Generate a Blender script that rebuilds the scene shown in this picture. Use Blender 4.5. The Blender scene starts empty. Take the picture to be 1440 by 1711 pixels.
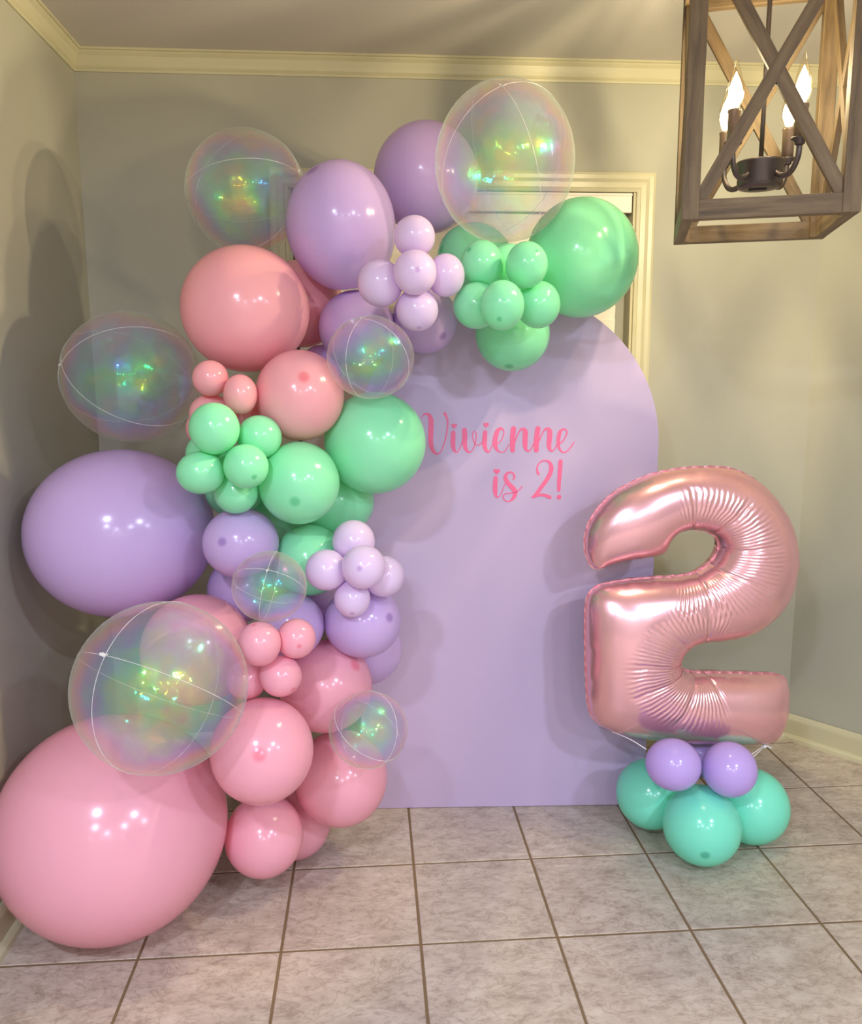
import bpy, bmesh, math, random
import numpy as np
from mathutils import Vector, Matrix
from mathutils.geometry import delaunay_2d_cdt

random.seed(4)
S = bpy.context.scene
COL = S.collection

# ------------------------------------------------------------------ camera
PITCH, YAW, ROLL, EYE = 0.161023, 0.073183, -0.003719, 1.3523
cy_, sy_, cp_, sp_ = math.cos(YAW), math.sin(YAW), math.cos(PITCH), math.sin(PITCH)
RIGHT = Vector((cy_, -sy_, 0)); UP = Vector((sy_ * sp_, cy_ * sp_, cp_)); FWD = Vector((sy_ * cp_, cy_ * cp_, -sp_))
c_, s_ = math.cos(ROLL), math.sin(ROLL)
R_ = RIGHT * c_ + UP * s_; U_ = UP * c_ - RIGHT * s_
cam_data = bpy.data.cameras.new('camera')
cam_data.sensor_fit = 'HORIZONTAL'; cam_data.sensor_width = 36.0
cam_data.lens = 1379.87 / 1440 * 36.0
cam_data.clip_start = 0.02
cam = bpy.data.objects.new('camera', cam_data); COL.objects.link(cam)
cam.matrix_world = Matrix(((R_.x, U_.x, -FWD.x, 0), (R_.y, U_.y, -FWD.y, 0), (R_.z, U_.z, -FWD.z, EYE), (0, 0, 0, 1)))
S.camera = cam

# ------------------------------------------------------------------ world, lamps of the room behind, added sparkle lights, exposure
w = bpy.data.worlds.new('night'); S.world = w; w.use_nodes = True
w.node_tree.nodes['Background'].inputs[0].default_value = (0.02, 0.025, 0.04, 1)
w.node_tree.nodes['Background'].inputs[1].default_value = 1.0
S.view_settings.view_transform = 'Standard'; S.view_settings.look = 'None'
S.view_settings.gamma = 1.0; S.view_settings.use_curve_mapping = False
S.view_settings.exposure = 0.2
S.cycles.max_bounces = 14; S.cycles.transparent_max_bounces = 24
S.cycles.diffuse_bounces = 6; S.cycles.glossy_bounces = 5
S.cycles.caustics_reflective = False; S.cycles.caustics_refractive = False
S.cycles.sample_clamp_indirect = 4.0
S.cycles.use_denoising = True

CEIL = 2.370
def downlight(x, y, power, col, size=0.16):
    l = bpy.data.lights.new('downlight', 'AREA'); l.shape = 'DISK'; l.size = size; l.energy = power; l.color = col
    o = bpy.data.objects.new('downlight', l); COL.objects.link(o); o.location = (x, y, CEIL - 0.012)
    return o
COOL = (0.72, 0.81, 1.0)
for x, y, p in ((-0.62, -0.42, 30), (1.45, -0.50, 30), (-0.62, -1.9, 22), (1.45, -1.9, 22), (0.4, -3.1, 22), (2.9, -1.2, 18), (-1.9, -2.2, 18)):
    downlight(x, y, p * (1.45 if y > -1 else 1.8), COOL)
for x, y in ((-0.9, -2.6), (-0.1, -2.6), (0.7, -2.6), (1.5, -2.6)):      # added unseen point lights that put sparkles in the clear bubble balloons
    l = bpy.data.lights.new('sparkle_light', 'POINT'); l.energy = 6; l.color = (1.0, 0.95, 0.9); l.shadow_soft_size = 0.06
    o = bpy.data.objects.new('sparkle_light', l); COL.objects.link(o); o.location = (x, y, 1.78)
WARM = (1.0, 0.85, 0.56)
BULB_POWER = 15.5

# ------------------------------------------------------------------ materials
def lin(c):
    return tuple(((v / 255) / 12.92 if v / 255 <= 0.04045 else ((v / 255 + 0.055) / 1.055) ** 2.4) for v in c)
class NT:
    def __init__(s, name):
        s.m = bpy.data.materials.new(name); s.m.use_nodes = True; s.t = s.m.node_tree; s.t.nodes.clear()
        s.out = s.n('ShaderNodeOutputMaterial')
    def n(s, typ, **kw):
        x = s.t.nodes.new(typ)
        for k, v in kw.items(): setattr(x, k, v)
        return x
    def l(s, a, b): s.t.links.new(a, b)
    def bsdf(s, col=(0.5, 0.5, 0.5), rough=0.5, **kw):
        b = s.n('ShaderNodeBsdfPrincipled')
        b.inputs['Base Color'].default_value = (*col, 1); b.inputs['Roughness'].default_value = rough
        for k, v in kw.items(): b.inputs[k.replace('_', ' ')].default_value = v
        return b
    def math(s, op, a, b=None, clamp=False):
        x = s.n('ShaderNodeMath', operation=op, use_clamp=clamp)
        for i, v in enumerate((a, b)):
            if v is None: continue
            if isinstance(v, (int, float)): x.inputs[i].default_value = v
            else: s.l(v, x.inputs[i])
        return x.outputs[0]
    def noise(s, vec, scale, detail=3, rough=0.5):
        x = s.n('ShaderNodeTexNoise'); x.inputs['Scale'].default_value = scale; x.inputs['Detail'].default_value = detail
        x.inputs['Roughness'].default_value = rough
        if vec is not None: s.l(vec, x.inputs['Vector'])
        return x
    def ramp(s, fac, stops, interp='LINEAR'):
        x = s.n('ShaderNodeValToRGB'); x.color_ramp.interpolation = interp
        e = x.color_ramp.elements
        while len(e) < len(stops): e.new(0.5)
        for q, (p, c) in zip(e, stops): q.position = p; q.color = (*c, 1)
        s.l(fac, x.inputs[0]); return x
    def mix(s, fac, a, b):
        x = s.n('ShaderNodeMix', data_type='RGBA')
        for i, v in ((0, fac), (6, a), (7, b)):
            if isinstance(v, (int, float)): x.inputs[i].default_value = v
            elif isinstance(v, tuple): x.inputs[i].default_value = (*v, 1)
            else: s.l(v, x.inputs[i])
        return x.outputs[2]
    def bump(s, h, strength, dist):
        x = s.n('ShaderNodeBump'); x.inputs['Strength'].default_value = strength; x.inputs['Distance'].default_value = dist
        s.l(h, x.inputs['Height']); return x.outputs[0]
    def done(s, sh): s.l(sh, s.out.inputs[0]); return s.m

def paint(name, rgb, rough=0.6, bump_scale=0, strength=0.15, var=0.04):
    t = NT(name); g = t.n('ShaderNodeNewGeometry'); c = lin(rgb)
    n1 = t.noise(g.outputs['Position'], 2.3, 4)
    col = t.mix(n1.outputs[0], tuple(v * (1 - var) for v in c), tuple(min(1, v * (1 + var)) for v in c))
    b = t.bsdf(c, rough); t.l(col, b.inputs['Base Color'])
    if bump_scale:
        n2 = t.noise(g.outputs['Position'], bump_scale, 3)
        t.l(t.bump(n2.outputs[0], strength, 0.002), b.inputs['Normal'])
    return t.done(b.outputs[0])

M_wall = paint('grey_wall_paint', (168, 166, 151), 0.7, 180, 0.12)
M_ceiling = paint('ceiling_paint', (192, 186, 178), 0.8, 150, 0.12)
M_trim = paint('cream_gloss_paint', (192, 186, 154), 0.35, 60, 0.03, 0.02)
M_back = paint('far_room_paint', (190, 186, 180), 0.7)

def latex(name, rgb, deep, transl=0.22, rough=0.17):
    t = NT(name); a = t.n('ShaderNodeAttribute', attribute_name='crown')
    r = t.n('ShaderNodeMapRange', interpolation_type='SMOOTHSTEP'); t.l(a.outputs['Fac'], r.inputs['Value'])
    r.inputs['From Min'].default_value = 0.982; r.inputs['From Max'].default_value = 1.0
    col = t.mix(t.math('MULTIPLY', t.math('POWER', r.outputs[0], 1.5), 0.62), lin(rgb), lin(deep))
    b = t.bsdf(lin(rgb), rough); t.l(col, b.inputs['Base Color'])
    b.inputs['Specular IOR Level'].default_value = 0.5
    tc = t.n('ShaderNodeTexCoord'); nz = t.noise(tc.outputs['Object'], 26, 2)
    t.l(t.bump(nz.outputs[0], 0.04, 0.002), b.inputs['Normal'])
    tr = t.n('ShaderNodeBsdfTranslucent'); t.l(col, tr.inputs[0])
    m = t.n('ShaderNodeMixShader'); m.inputs[0].default_value = transl
    t.l(b.outputs[0], m.inputs[1]); t.l(tr.outputs[0], m.inputs[2])
    return t.done(m.outputs[0])
LATEX = {
    'lav': latex('lavender_latex', (214, 184, 234), (140, 95, 180)),
    'lil': latex('pale_lilac_latex', (236, 212, 244), (190, 140, 205)),
    'lav2': latex('violet_latex', (206, 178, 244), (125, 85, 185)),
    'coral': latex('coral_pink_latex', (252, 180, 186), (238, 95, 108)),
    'pink': latex('pink_latex', (247, 176, 193), (240, 105, 130)),
    'mint': latex('mint_latex', (154, 242, 190), (55, 190, 120)),
    'aqua': latex('sea_green_latex', (136, 244, 214), (35, 160, 125)),
}

def bubble():
    t = NT('iridescent_clear_film')
    tc = t.n('ShaderNodeTexCoord'); lw = t.n('ShaderNodeLayerWeight'); lw.inputs[0].default_value = 0.5
    oi = t.n('ShaderNodeObjectInfo')
    off = t.n('ShaderNodeVectorMath', operation='ADD'); t.l(tc.outputs['Object'], off.inputs[0]); t.l(oi.outputs['Location'], off.inputs[1])
    n1 = t.noise(off.outputs[0], 9.0, 3, 0.55); n2 = t.noise(off.outputs[0], 30.0, 3)
    h = t.math('ADD', t.math('MULTIPLY', lw.outputs['Facing'], 1.15), t.math('MULTIPLY', n1.outputs[0], 1.5))
    h = t.math('FRACT', t.math('ADD', h, t.math('MULTIPLY', n2.outputs[0], 0.35)))
    rp = t.ramp(h, [(0.0, (0.02, 1.0, 0.15)), (0.13, (0.0, 0.85, 0.75)), (0.3, (0.08, 0.3, 1.0)), (0.45, (0.55, 0.2, 1.0)),
                    (0.58, (1.0, 0.15, 0.35)), (0.70, (1.0, 0.40, 0.02)), (0.84, (0.75, 0.95, 0.02)), (1.0, (0.02, 1.0, 0.15))])
    wr = t.n('ShaderNodeTexWave'); wr.inputs['Scale'].default_value = 7; wr.inputs['Distortion'].default_value = 6; t.l(off.outputs[0], wr.inputs['Vector'])
    hgt = t.math('ADD', t.math('MULTIPLY', n2.outputs[0], 0.7), t.math('MULTIPLY', wr.outputs[0], 0.35))
    nm = t.bump(hgt, 0.30, 0.006)
    tint = t.mix(t.math('POWER', lw.outputs['Facing'], 2.0), rp.outputs[0], (0.85, 0.84, 0.9))
    gl = t.n('ShaderNodeBsdfAnisotropic'); gl.inputs['Roughness'].default_value = 0.05
    t.l(tint, gl.inputs['Color']); t.l(nm, gl.inputs['Normal'])
    gb = t.n('ShaderNodeBsdfAnisotropic'); gb.inputs['Roughness'].default_value = 0.30
    t.l(tint, gb.inputs['Color']); t.l(nm, gb.inputs['Normal'])
    gg = t.n('ShaderNodeMixShader'); gg.inputs[0].default_value = 0.30; t.l(gl.outputs[0], gg.inputs[1]); t.l(gb.outputs[0], gg.inputs[2])
    pastel = t.mix(0.86, rp.outputs[0], (0.94, 0.90, 1.0))
    tr = t.n('ShaderNodeBsdfTransparent'); tr.inputs[0].default_value = (0.985, 0.985, 0.99, 1)
    milk = t.n('ShaderNodeBsdfDiffuse'); t.l(pastel, milk.inputs[0])
    milk2 = t.n('ShaderNodeBsdfTranslucent'); t.l(pastel, milk2.inputs[0])
    mm = t.n('ShaderNodeMixShader'); mm.inputs[0].default_value = 0.5; t.l(milk.outputs[0], mm.inputs[1]); t.l(milk2.outputs[0], mm.inputs[2])
    edge = t.math('POWER', lw.outputs['Facing'], 3.0)
    f1 = t.math('ADD', t.math('MULTIPLY', edge, 0.22), 0.15)
    m1 = t.n('ShaderNodeMixShader'); t.l(f1, m1.inputs[0]); t.l(tr.outputs[0], m1.inputs[1]); t.l(mm.outputs[0], m1.inputs[2])
    f2 = t.math('ADD', t.math('MULTIPLY', edge, 0.02), 0.15)
    m2 = t.n('ShaderNodeMixShader'); t.l(f2, m2.inputs[0]); t.l(m1.outputs[0], m2.inputs[1]); t.l(gg.outputs[0], m2.inputs[2])
    return t.done(m2.outputs[0])
M_bubble = bubble()
def clear_seam():
    t = NT('clear_weld_seam')
    g = t.bsdf((0.9, 0.88, 0.84), 0.15); tr = t.n('ShaderNodeBsdfTransparent')
    m = t.n('ShaderNodeMixShader'); m.inputs[0].default_value = 0.32; t.l(tr.outputs[0], m.inputs[1]); t.l(g.outputs[0], m.inputs[2])
    return t.done(m.outputs[0])
M_seam = clear_seam()

def foil(name='rose_pink_foil', pleats=True, rgb=(240, 184, 190)):
    t = NT(name); tc = t.n('ShaderNodeTexCoord'); sp = t.n('ShaderNodeSeparateXYZ'); t.l(tc.outputs['Object'], sp.inputs[0])
    X, Z = sp.outputs[0], sp.outputs[2]
    b = t.bsdf(lin(rgb), 0.23, Metallic=0.74)
    if pleats:
        hs = None
        nz = t.noise(tc.outputs['Object'], 9, 3)
        for cx, cz, r0, r1, sgn, lim, zl in ((-0.0685, 0.5764, 0.07, 0.205, 1, -0.135, -9), (-0.0163, 0.2655, 0.05, 0.205, -1, 0.05, -9)):
            dx = t.math('SUBTRACT', X, cx); dz = t.math('SUBTRACT', Z, cz)
            # the counters are wider than tall: measure from a short spine
            dxs = t.math('MULTIPLY', dx, 0.8)
            ang = t.math('ARCTAN2', dz, dxs)
            rad = t.math('SQRT', t.math('ADD', t.math('MULTIPLY', dxs, dxs), t.math('MULTIPLY', dz, dz)))
            ph = t.math('ADD', t.math('MULTIPLY', ang, 88.0), t.math('MULTIPLY', nz.outputs[0], 14.0))
            fine = t.math('SINE', ph)
            big = t.math('POWER', t.math('ABSOLUTE', t.math('SINE', t.math('ADD', t.math('MULTIPLY', ang, 4.3), t.math('MULTIPLY', nz.outputs[0], 1.5)))), 26.0)
            rr = t.math('ADD', rad, t.math('MULTIPLY', t.math('SUBTRACT', nz.outputs[0], 0.5), 0.05))
            m1 = t.n('ShaderNodeMapRange', interpolation_type='SMOOTHSTEP'); t.l(rr, m1.inputs['Value'])
            m1.inputs['From Min'].default_value = r1; m1.inputs['From Max'].default_value = r1 - 0.035
            m2 = t.n('ShaderNodeMapRange', interpolation_type='SMOOTHSTEP'); t.l(rr, m2.inputs['Value'])
            m2.inputs['From Min'].default_value = r0; m2.inputs['From Max'].default_value = r0 + 0.07
            m3 = t.n('ShaderNodeMapRange', interpolation_type='SMOOTHSTEP'); t.l(X, m3.inputs['Value'])
            m3.inputs['From Min'].default_value = lim + cx * 0; m3.inputs['From Max'].default_value = lim + 0.05 * sgn
            env = t.math('MULTIPLY', m1.outputs[0], m3.outputs[0])
            hh = t.math('ADD', t.math('MULTIPLY', t.math('MULTIPLY', fine, m2.outputs[0]), 0.22), t.math('MULTIPLY', big, -0.9))
            hh = t.math('MULTIPLY', hh, env)
            hs = hh if hs is None else t.math('ADD', hs, hh)
        t.l(t.bump(hs, 0.75, 0.004), b.inputs['Normal'])
    return t.done(b.outputs[0])
M_foil = foil()
M_foil_edge = foil('rose_pink_foil_edge', False, (225, 160, 170))

def tile_mat():
    t = NT('mottled_ceramic_tile'); g = t.n('ShaderNodeNewGeometry'); oi = t.n('ShaderNodeObjectInfo')
    mp = t.n('ShaderNodeVectorMath', operation='MULTIPLY'); t.l(g.outputs['Position'], mp.inputs[0]); mp.inputs[1].default_value = (1, 1.7, 1)
    of = t.n('ShaderNodeVectorMath', operation='SCALE'); t.l(oi.outputs['Location'], of.inputs[0]); of.inputs['Scale'].default_value = 3.7
    ad = t.n('ShaderNodeVectorMath', operation='ADD'); t.l(mp.outputs[0], ad.inputs[0]); t.l(of.outputs[0], ad.inputs[1])
    n1 = t.noise(ad.outputs[0], 11, 6, 0.68); n2 = t.noise(ad.outputs[0], 34, 6, 0.72)
    n3 = t.noise(ad.outputs[0], 9, 5, 0.6); n3.inputs['Distortion'].default_value = 1.2
    c = t.ramp(n1.outputs[0], [(0.30, lin((166, 151, 137))), (0.50, lin((188, 174, 160))), (0.72, lin((206, 194, 180)))])
    c2 = t.ramp(n2.outputs[0], [(0.33, lin((165, 150, 134))), (0.50, (1, 1, 1)), (1, (1, 1, 1))])
    x = t.n('ShaderNodeMix', data_type='RGBA', blend_type='MULTIPLY'); x.inputs[0].default_value = 0.45
    vein = t.ramp(t.math('ABSOLUTE', t.math('SUBTRACT', n3.outputs[0], 0.5)), [(0.0, lin((176, 158, 146))), (0.012, lin((205, 194, 186))), (0.03, (1, 1, 1))])
    y = t.n('ShaderNodeMix', data_type='RGBA', blend_type='MULTIPLY'); y.inputs[0].default_value = 0.8
    t.l(c2.outputs[0], y.inputs[6]); t.l(vein.outputs[0], y.inputs[7])
    t.l(c.outputs[0], x.inputs[6]); t.l(y.outputs[2], x.inputs[7])
    b = t.bsdf((0.5, 0.5, 0.5), 0.38); t.l(x.outputs[2], b.inputs['Base Color'])
    t.l(t.bump(n2.outputs[0], 0.1, 0.002), b.inputs['Normal'])
    return t.done(b.outputs[0])
M_tile = tile_mat()
M_grout = paint('brown_grout', (120, 98, 70), 0.9, 300, 0.3, 0.12)

def wood():
    t = NT('weathered_grey_brown_wood'); tc = t.n('ShaderNodeTexCoord')
    mp = t.n('ShaderNodeMapping'); t.l(tc.outputs['Object'], mp.inputs[0]); mp.inputs['Scale'].default_value = (3, 34, 34)
    n = t.noise(mp.outputs[0], 2.0, 6, 0.65)
    c = t.ramp(n.outputs[0], [(0.3, lin((78, 62, 40))), (0.5, lin((106, 86, 58))), (0.7, lin((124, 104, 74)))])
    b = t.bsdf((0.2, 0.2, 0.2), 0.6); t.l(c.outputs[0], b.inputs['Base Color'])
    t.l(t.bump(n.outputs[0], 0.25, 0.002), b.inputs['Normal'])
    return t.done(b.outputs[0])
M_wood = wood()
def simple(name, rgb, rough=0.5, **kw):
    t = NT(name); b = t.bsdf(lin(rgb), rough, **kw); tc = t.n('ShaderNodeTexCoord'); n = t.noise(tc.outputs['Object'], 60, 2)
    t.l(t.bump(n.outputs[0], 0.04, 0.001), b.inputs['Normal']); return t.done(b.outputs[0])
M_iron = simple('dark_bronze_metal', (100, 90, 86), 0.38, Metallic=0.7)
M_black = simple('black_slot', (18, 16, 16), 0.6)
M_sleeve = simple('bronze_candle_sleeve', (152, 130, 110), 0.4, Metallic=0.5)
M_board = paint('lavender_board_paint', (192, 172, 204), 0.5, 90, 0.06, 0.015)
M_vinyl = simple('hot_pink_glitter_vinyl', (240, 105, 150), 0.35)
M_ribbon = simple('white_curling_ribbon', (238, 232, 236), 0.4)
M_slat = paint('white_blind_slat', (236, 228, 214), 0.45)
M_sash = simple('grey_window_sash', (150, 150, 138), 0.5)
M_pane = simple('dark_night_glass', (22, 26, 26), 0.06)
M_cab = paint('white_cabinet_paint', (225, 222, 216), 0.4)
def glow(name, col, strength):
    t = NT(name); e = t.n('ShaderNodeEmission'); e.inputs[0].default_value = (*col, 1); e.inputs[1].default_value = strength
    return t.done(e.outputs[0])
M_filament = glow('lit_filament_core', (1.0, 0.86, 0.52), 16)
def bulb_glass():
    t = NT('clear_bulb_glass'); gl = t.n('ShaderNodeBsdfAnisotropic'); gl.inputs['Roughness'].default_value = 0.04
    tr = t.n('ShaderNodeBsdfTransparent'); tr.inputs[0].default_value = (1.0, 0.96, 0.85, 1)
    lw = t.n('ShaderNodeLayerWeight'); lw.inputs[0].default_value = 0.35
    m = t.n('ShaderNodeMixShader'); t.l(t.math('ADD', t.math('MULTIPLY', lw.outputs['Facing'], 0.5), 0.05, True), m.inputs[0])
    t.l(tr.outputs[0], m.inputs[1]); t.l(gl.outputs[0], m.inputs[2]); return t.done(m.outputs[0])
M_glass = bulb_glass()

# ------------------------------------------------------------------ helpers
def mesh_obj(name, bm, mat, parent=None, smooth=False, loc=None):
    bmesh.ops.recalc_face_normals(bm, faces=bm.faces)
    me = bpy.data.meshes.new(name); bm.to_mesh(me); bm.free(); me.materials.append(mat)
    if smooth: me.polygons.foreach_set('use_smooth', [True] * len(me.polygons))
    o = bpy.data.objects.new(name, me); COL.objects.link(o)
    if parent: o.parent = parent
    if loc is not None: o.location = loc
    return o
def pydata(name, v, f, mat, parent=None, smooth=True, loc=None):
    me = bpy.data.meshes.new(name); me.from_pydata([tuple(map(float, p)) for p in v], [], f); me.update(); me.materials.append(mat)
    if smooth: me.polygons.foreach_set('use_smooth', [True] * len(me.polygons))
    o = bpy.data.objects.new(name, me); COL.objects.link(o)
    if parent: o.parent = parent
    if loc is not None: o.location = loc
    return o
def tag(o, label, cat, group=None, kind=None):
    o['label'] = label; o['category'] = cat
    if group: o['group'] = group
    if kind: o['kind'] = kind
    return o
def struct(o): o['kind'] = 'structure'; return o
def empty(name, loc, rz=0):
    o = bpy.data.objects.new(name, None); COL.objects.link(o); o.location = loc; o.rotation_euler = (0, 0, rz); o.empty_display_size = 0.05
    return o
def add_box(bm, c, s, bev=0.0, mtx=None):
    g = bmesh.ops.create_cube(bm, size=1.0)
    vs = g['verts']
    bmesh.ops.scale(bm, vec=s, verts=vs); bmesh.ops.translate(bm, vec=c, verts=vs)
    if bev > 0:
        es = list({e for v in vs for e in v.link_edges})
        r = bmesh.ops.bevel(bm, geom=es, offset=bev, segments=2, affect='EDGES', profile=0.5)
        vs = list({v for f in r['faces'] for v in f.verts} | {v for v in vs if v.is_valid})
    if mtx is not None:
        vs = [v for v in vs if v.is_valid]; bmesh.ops.transform(bm, matrix=mtx, verts=vs)
    return vs
def box(name, c, s, mat, parent=None, bev=0.0, mtx=None):
    bm = bmesh.new(); add_box(bm, c, s, bev, mtx); return mesh_obj(name, bm, mat, parent)
def tube(name, pts, r, mat, parent=None, n=8, loc=None, closed=False):
    pts = [Vector(p) for p in pts]; N = len(pts); V = []; F = []
    rad = r if isinstance(r, (list, tuple)) else [r] * N
    prev = None
    for i, p in enumerate(pts):
        a = pts[(i - 1) % N] if (i > 0 or closed) else p; b = pts[(i + 1) % N] if (i < N - 1 or closed) else p
        d = (b - a).normalized()
        if prev is None: x = d.orthogonal().normalized()
        else: x = (prev - d * prev.dot(d)).normalized()
        prev = x; y = d.cross(x)
        for k in range(n):
            t = 2 * math.pi * k / n; V.append(p + (x * math.cos(t) + y * math.sin(t)) * rad[i])
    for i in range(N if closed else N - 1):
        j = (i + 1) % N
        for k in range(n):
            l = (k + 1) % n; F.append((i * n + k, i * n + l, j * n + l, j * n + k))
    if not closed:
        F.append(tuple(range(n))[::-1]); F.append(tuple((N - 1) * n + k for k in range(n)))
    return pydata(name, V, F, mat, parent, True, loc)
def lathe(name, prof, mat, parent=None, n=24, loc=None):
    V = []; F = []
    for r, z in prof:
        for k in range(n):
            t = 2 * math.pi * k / n; V.append((r * math.cos(t), r * math.sin(t), z))
    for i in range(len(prof) - 1):
        for k in range(n):
            l = (k + 1) % n; F.append((i * n + k, i * n + l, (i + 1) * n + l, (i + 1) * n + k))
    F.append(tuple(range(n))[::-1]); F.append(tuple((len(prof) - 1) * n + k for k in range(n)))
    return pydata(name, V, F, mat, parent, True, loc)
def sweep(name, path, prof, mat, parent=None):
    """profile (out, up) carried along a floor-plan path with mitred corners; 'out' points to the right of travel"""
    V = []; F = []; m = len(prof)
    P = [Vector(p) for p in path]
    for i, p in enumerate(P):
        d0 = (P[i] - P[i - 1]).normalized() if i else (P[1] - P[0]).normalized()
        d1 = (P[i + 1] - P[i]).normalized() if i < len(P) - 1 else d0
        n0 = Vector((d0.y, -d0.x)); n1 = Vector((d1.y, -d1.x)); b = (n0 + n1).normalized(); k = 1 / max(0.3, b.dot(n0))
        for o, z in prof: V.append((p.x + b.x * o * k, p.y + b.y * o * k, z))
    for i in range(len(P) - 1):
        for j in range(m):
            q = (j + 1) % m; F.append((i * m + j, i * m + q, (i + 1) * m + q, (i + 1) * m + j))
    F.append(tuple(range(m))); F.append(tuple((len(P) - 1) * m + j for j in range(m))[::-1])
    bm = bmesh.new(); vs = [bm.verts.new(v) for v in V]
    for f in F: bm.faces.new([vs[a] for a in f])
    return mesh_obj(name, bm, mat, parent)

# ------------------------------------------------------------------ the room
LW, BW, RC = -0.913, 2.864, 1.563
RD = Vector((0.61, -0.79)).normalized()
R2 = Vector((RC, BW)) + RD * 1.05
PLAN = [(LW, -0.2), (LW, BW), (RC, BW), (R2.x, R2.y), (R2.x, -0.2)]
def wall_strip(name, a, b, z0, z1, mat, th=0.1):
    a = Vector(a); b = Vector(b); d = (b - a).normalized(); n = Vector((-d.y, d.x)) * th
    bm = bmesh.new(); q = [a, b, b + n, a + n]
    lo = [bm.verts.new((p.x, p.y, z0)) for p in q]; hi = [bm.verts.new((p.x, p.y, z1)) for p in q]
    bm.faces.new(lo); bm.faces.new(hi)
    for i in range(4): bm.faces.new((lo[i], lo[(i + 1) % 4], hi[(i + 1) % 4], hi[i]))
    return struct(mesh_obj(name, bm, mat))
wall_strip('wall_left', (LW, -0.2), (LW, BW + 0.1), 0, CEIL, M_wall)
WX0, WX1, WZ0, WZ1 = -0.255, 0.908, 0.72, 1.966
bm = bmesh.new()
for x0, x1, z0, z1 in ((LW, WX0, 0, CEIL), (WX1, RC, 0, CEIL), (WX0, WX1, 0, WZ0), (WX0, WX1, WZ1, CEIL)):
    add_box(bm, ((x0 + x1) / 2, BW + 0.06, (z0 + z1) / 2), (x1 - x0, 0.12, z1 - z0))
bmesh.ops.remove_doubles(bm, verts=bm.verts, dist=1e-5)
struct(mesh_obj('wall_back', bm, M_wall))
wall_strip('wall_right', (RC, BW), R2, 0, CEIL, M_wall)
wall_strip('wall_right_far', R2, (R2.x, -0.2), 0, CEIL, M_wall)
wall_strip('wall_left_near', (-3.2, -0.2), (LW, -0.2), 0, CEIL, M_wall)
wall_strip('wall_right_near', (R2.x, -0.2), (3.6, -0.2), 0, CEIL, M_wall)
wall_strip('wall_left_kitchen', (-3.2, -4.2), (-3.2, -0.2), 0, CEIL, M_back)
wall_strip('wall_right_kitchen', (3.6, -0.2), (3.6, -4.2), 0, CEIL, M_back)
wall_strip('wall_front', (3.6, -4.2), (-3.2, -4.2), 0, CEIL, M_back)
struct(box('ceiling', (0.2, -0.6, CEIL + 0.05), (7.2, 7.6, 0.1), M_ceiling))
# crown moulding and baseboards
cr = [(0, CEIL), (0, CEIL - 0.062), (0.006, CEIL - 0.062), (0.009, CEIL - 0.056), (0.007, CEIL - 0.051), (0.011, CEIL - 0.047),
      (0.013, CEIL - 0.036), (0.021, CEIL - 0.020), (0.030, CEIL - 0.012), (0.030, CEIL - 0.007), (0.037, CEIL - 0.006), (0.037, CEIL)]
crown_path = [(LW, -0.18), (LW, BW), (RC, BW), (R2.x, R2.y), (R2.x, -0.18)]
struct(sweep('trim_1', crown_path, cr, M_trim))
bb = [(0, 0), (0, 0.096), (0.005, 0.096), (0.009, 0.088), (0.012, 0.080), (0.013, 0.074), (0.013, 0.022), (0.022, 0.020), (0.029, 0.013), (0.031, 0.0)]
struct(sweep('baseboard_left', [(LW, -0.18), (LW, BW)], bb, M_trim))
struct(sweep('baseboard_back', [(LW + 0.032, BW), (RC - 0.02, BW)], bb, M_trim))
struct(sweep('baseboard_right', [(RC - 0.005, BW), (R2.x, R2.y), (R2.x, -0.18)], bb, M_trim))

# floor: grout bed with every tile of the dining nook laid on it
floor = struct(box('floor', (0.2, -0.6, -0.057), (7.2, 7.6, 0.11), M_grout))
TS, GX, GY = 0.335, 0.1035, 2.137
poly_room = [(LW + 0.002, 0.3), (LW + 0.002, BW - 0.002), (RC - 0.002, BW - 0.002), (R2.x - 0.003, R2.y), (R2.x - 0.003, 0.3)]
def clip(poly, a, b):
    out = []
    for i in range(len(poly)):
        p, q = poly[i - 1], poly[i]
        sp = (b[0] - a[0]) * (p[1] - a[1]) - (b[1] - a[1]) * (p[0] - a[0]); sq = (b[0] - a[0]) * (q[1] - a[1]) - (b[1] - a[1]) * (q[0] - a[0])
        if (sp <= 0) != (sq <= 0):
            t = sp / (sp - sq); out.append((p[0] + (q[0] - p[0]) * t, p[1] + (q[1] - p[1]) * t))
        if sq <= 0: out.append(q)
    return out
def tile_bm(poly):
    bm = bmesh.new(); c = (sum(p[0] for p in poly) / len(poly), sum(p[1] for p in poly) / len(poly))
    rings = []
    for inset, z in ((0, -0.004), (0, -0.0012), (0.0016, 0.0)):
        ring = []
        for x, y in poly:
            d = Vector((c[0] - x, c[1] - y)); L = max(d.length, 1e-4); d = d / L * min(inset * 1.4, L * 0.5)
            ring.append(bm.verts.new((x + d.x, y + d.y, z)))
        rings.append(ring)
    n = len(poly)
    for a, b in zip(rings, rings[1:]):
        for i in range(n): bm.faces.new((a[i], a[(i + 1) % n], b[(i + 1) % n], b[i]))
    bm.faces.new(rings[-1]); bm.faces.new(rings[0][::-1])
    return bm
full = None
g = 0.0035
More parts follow.
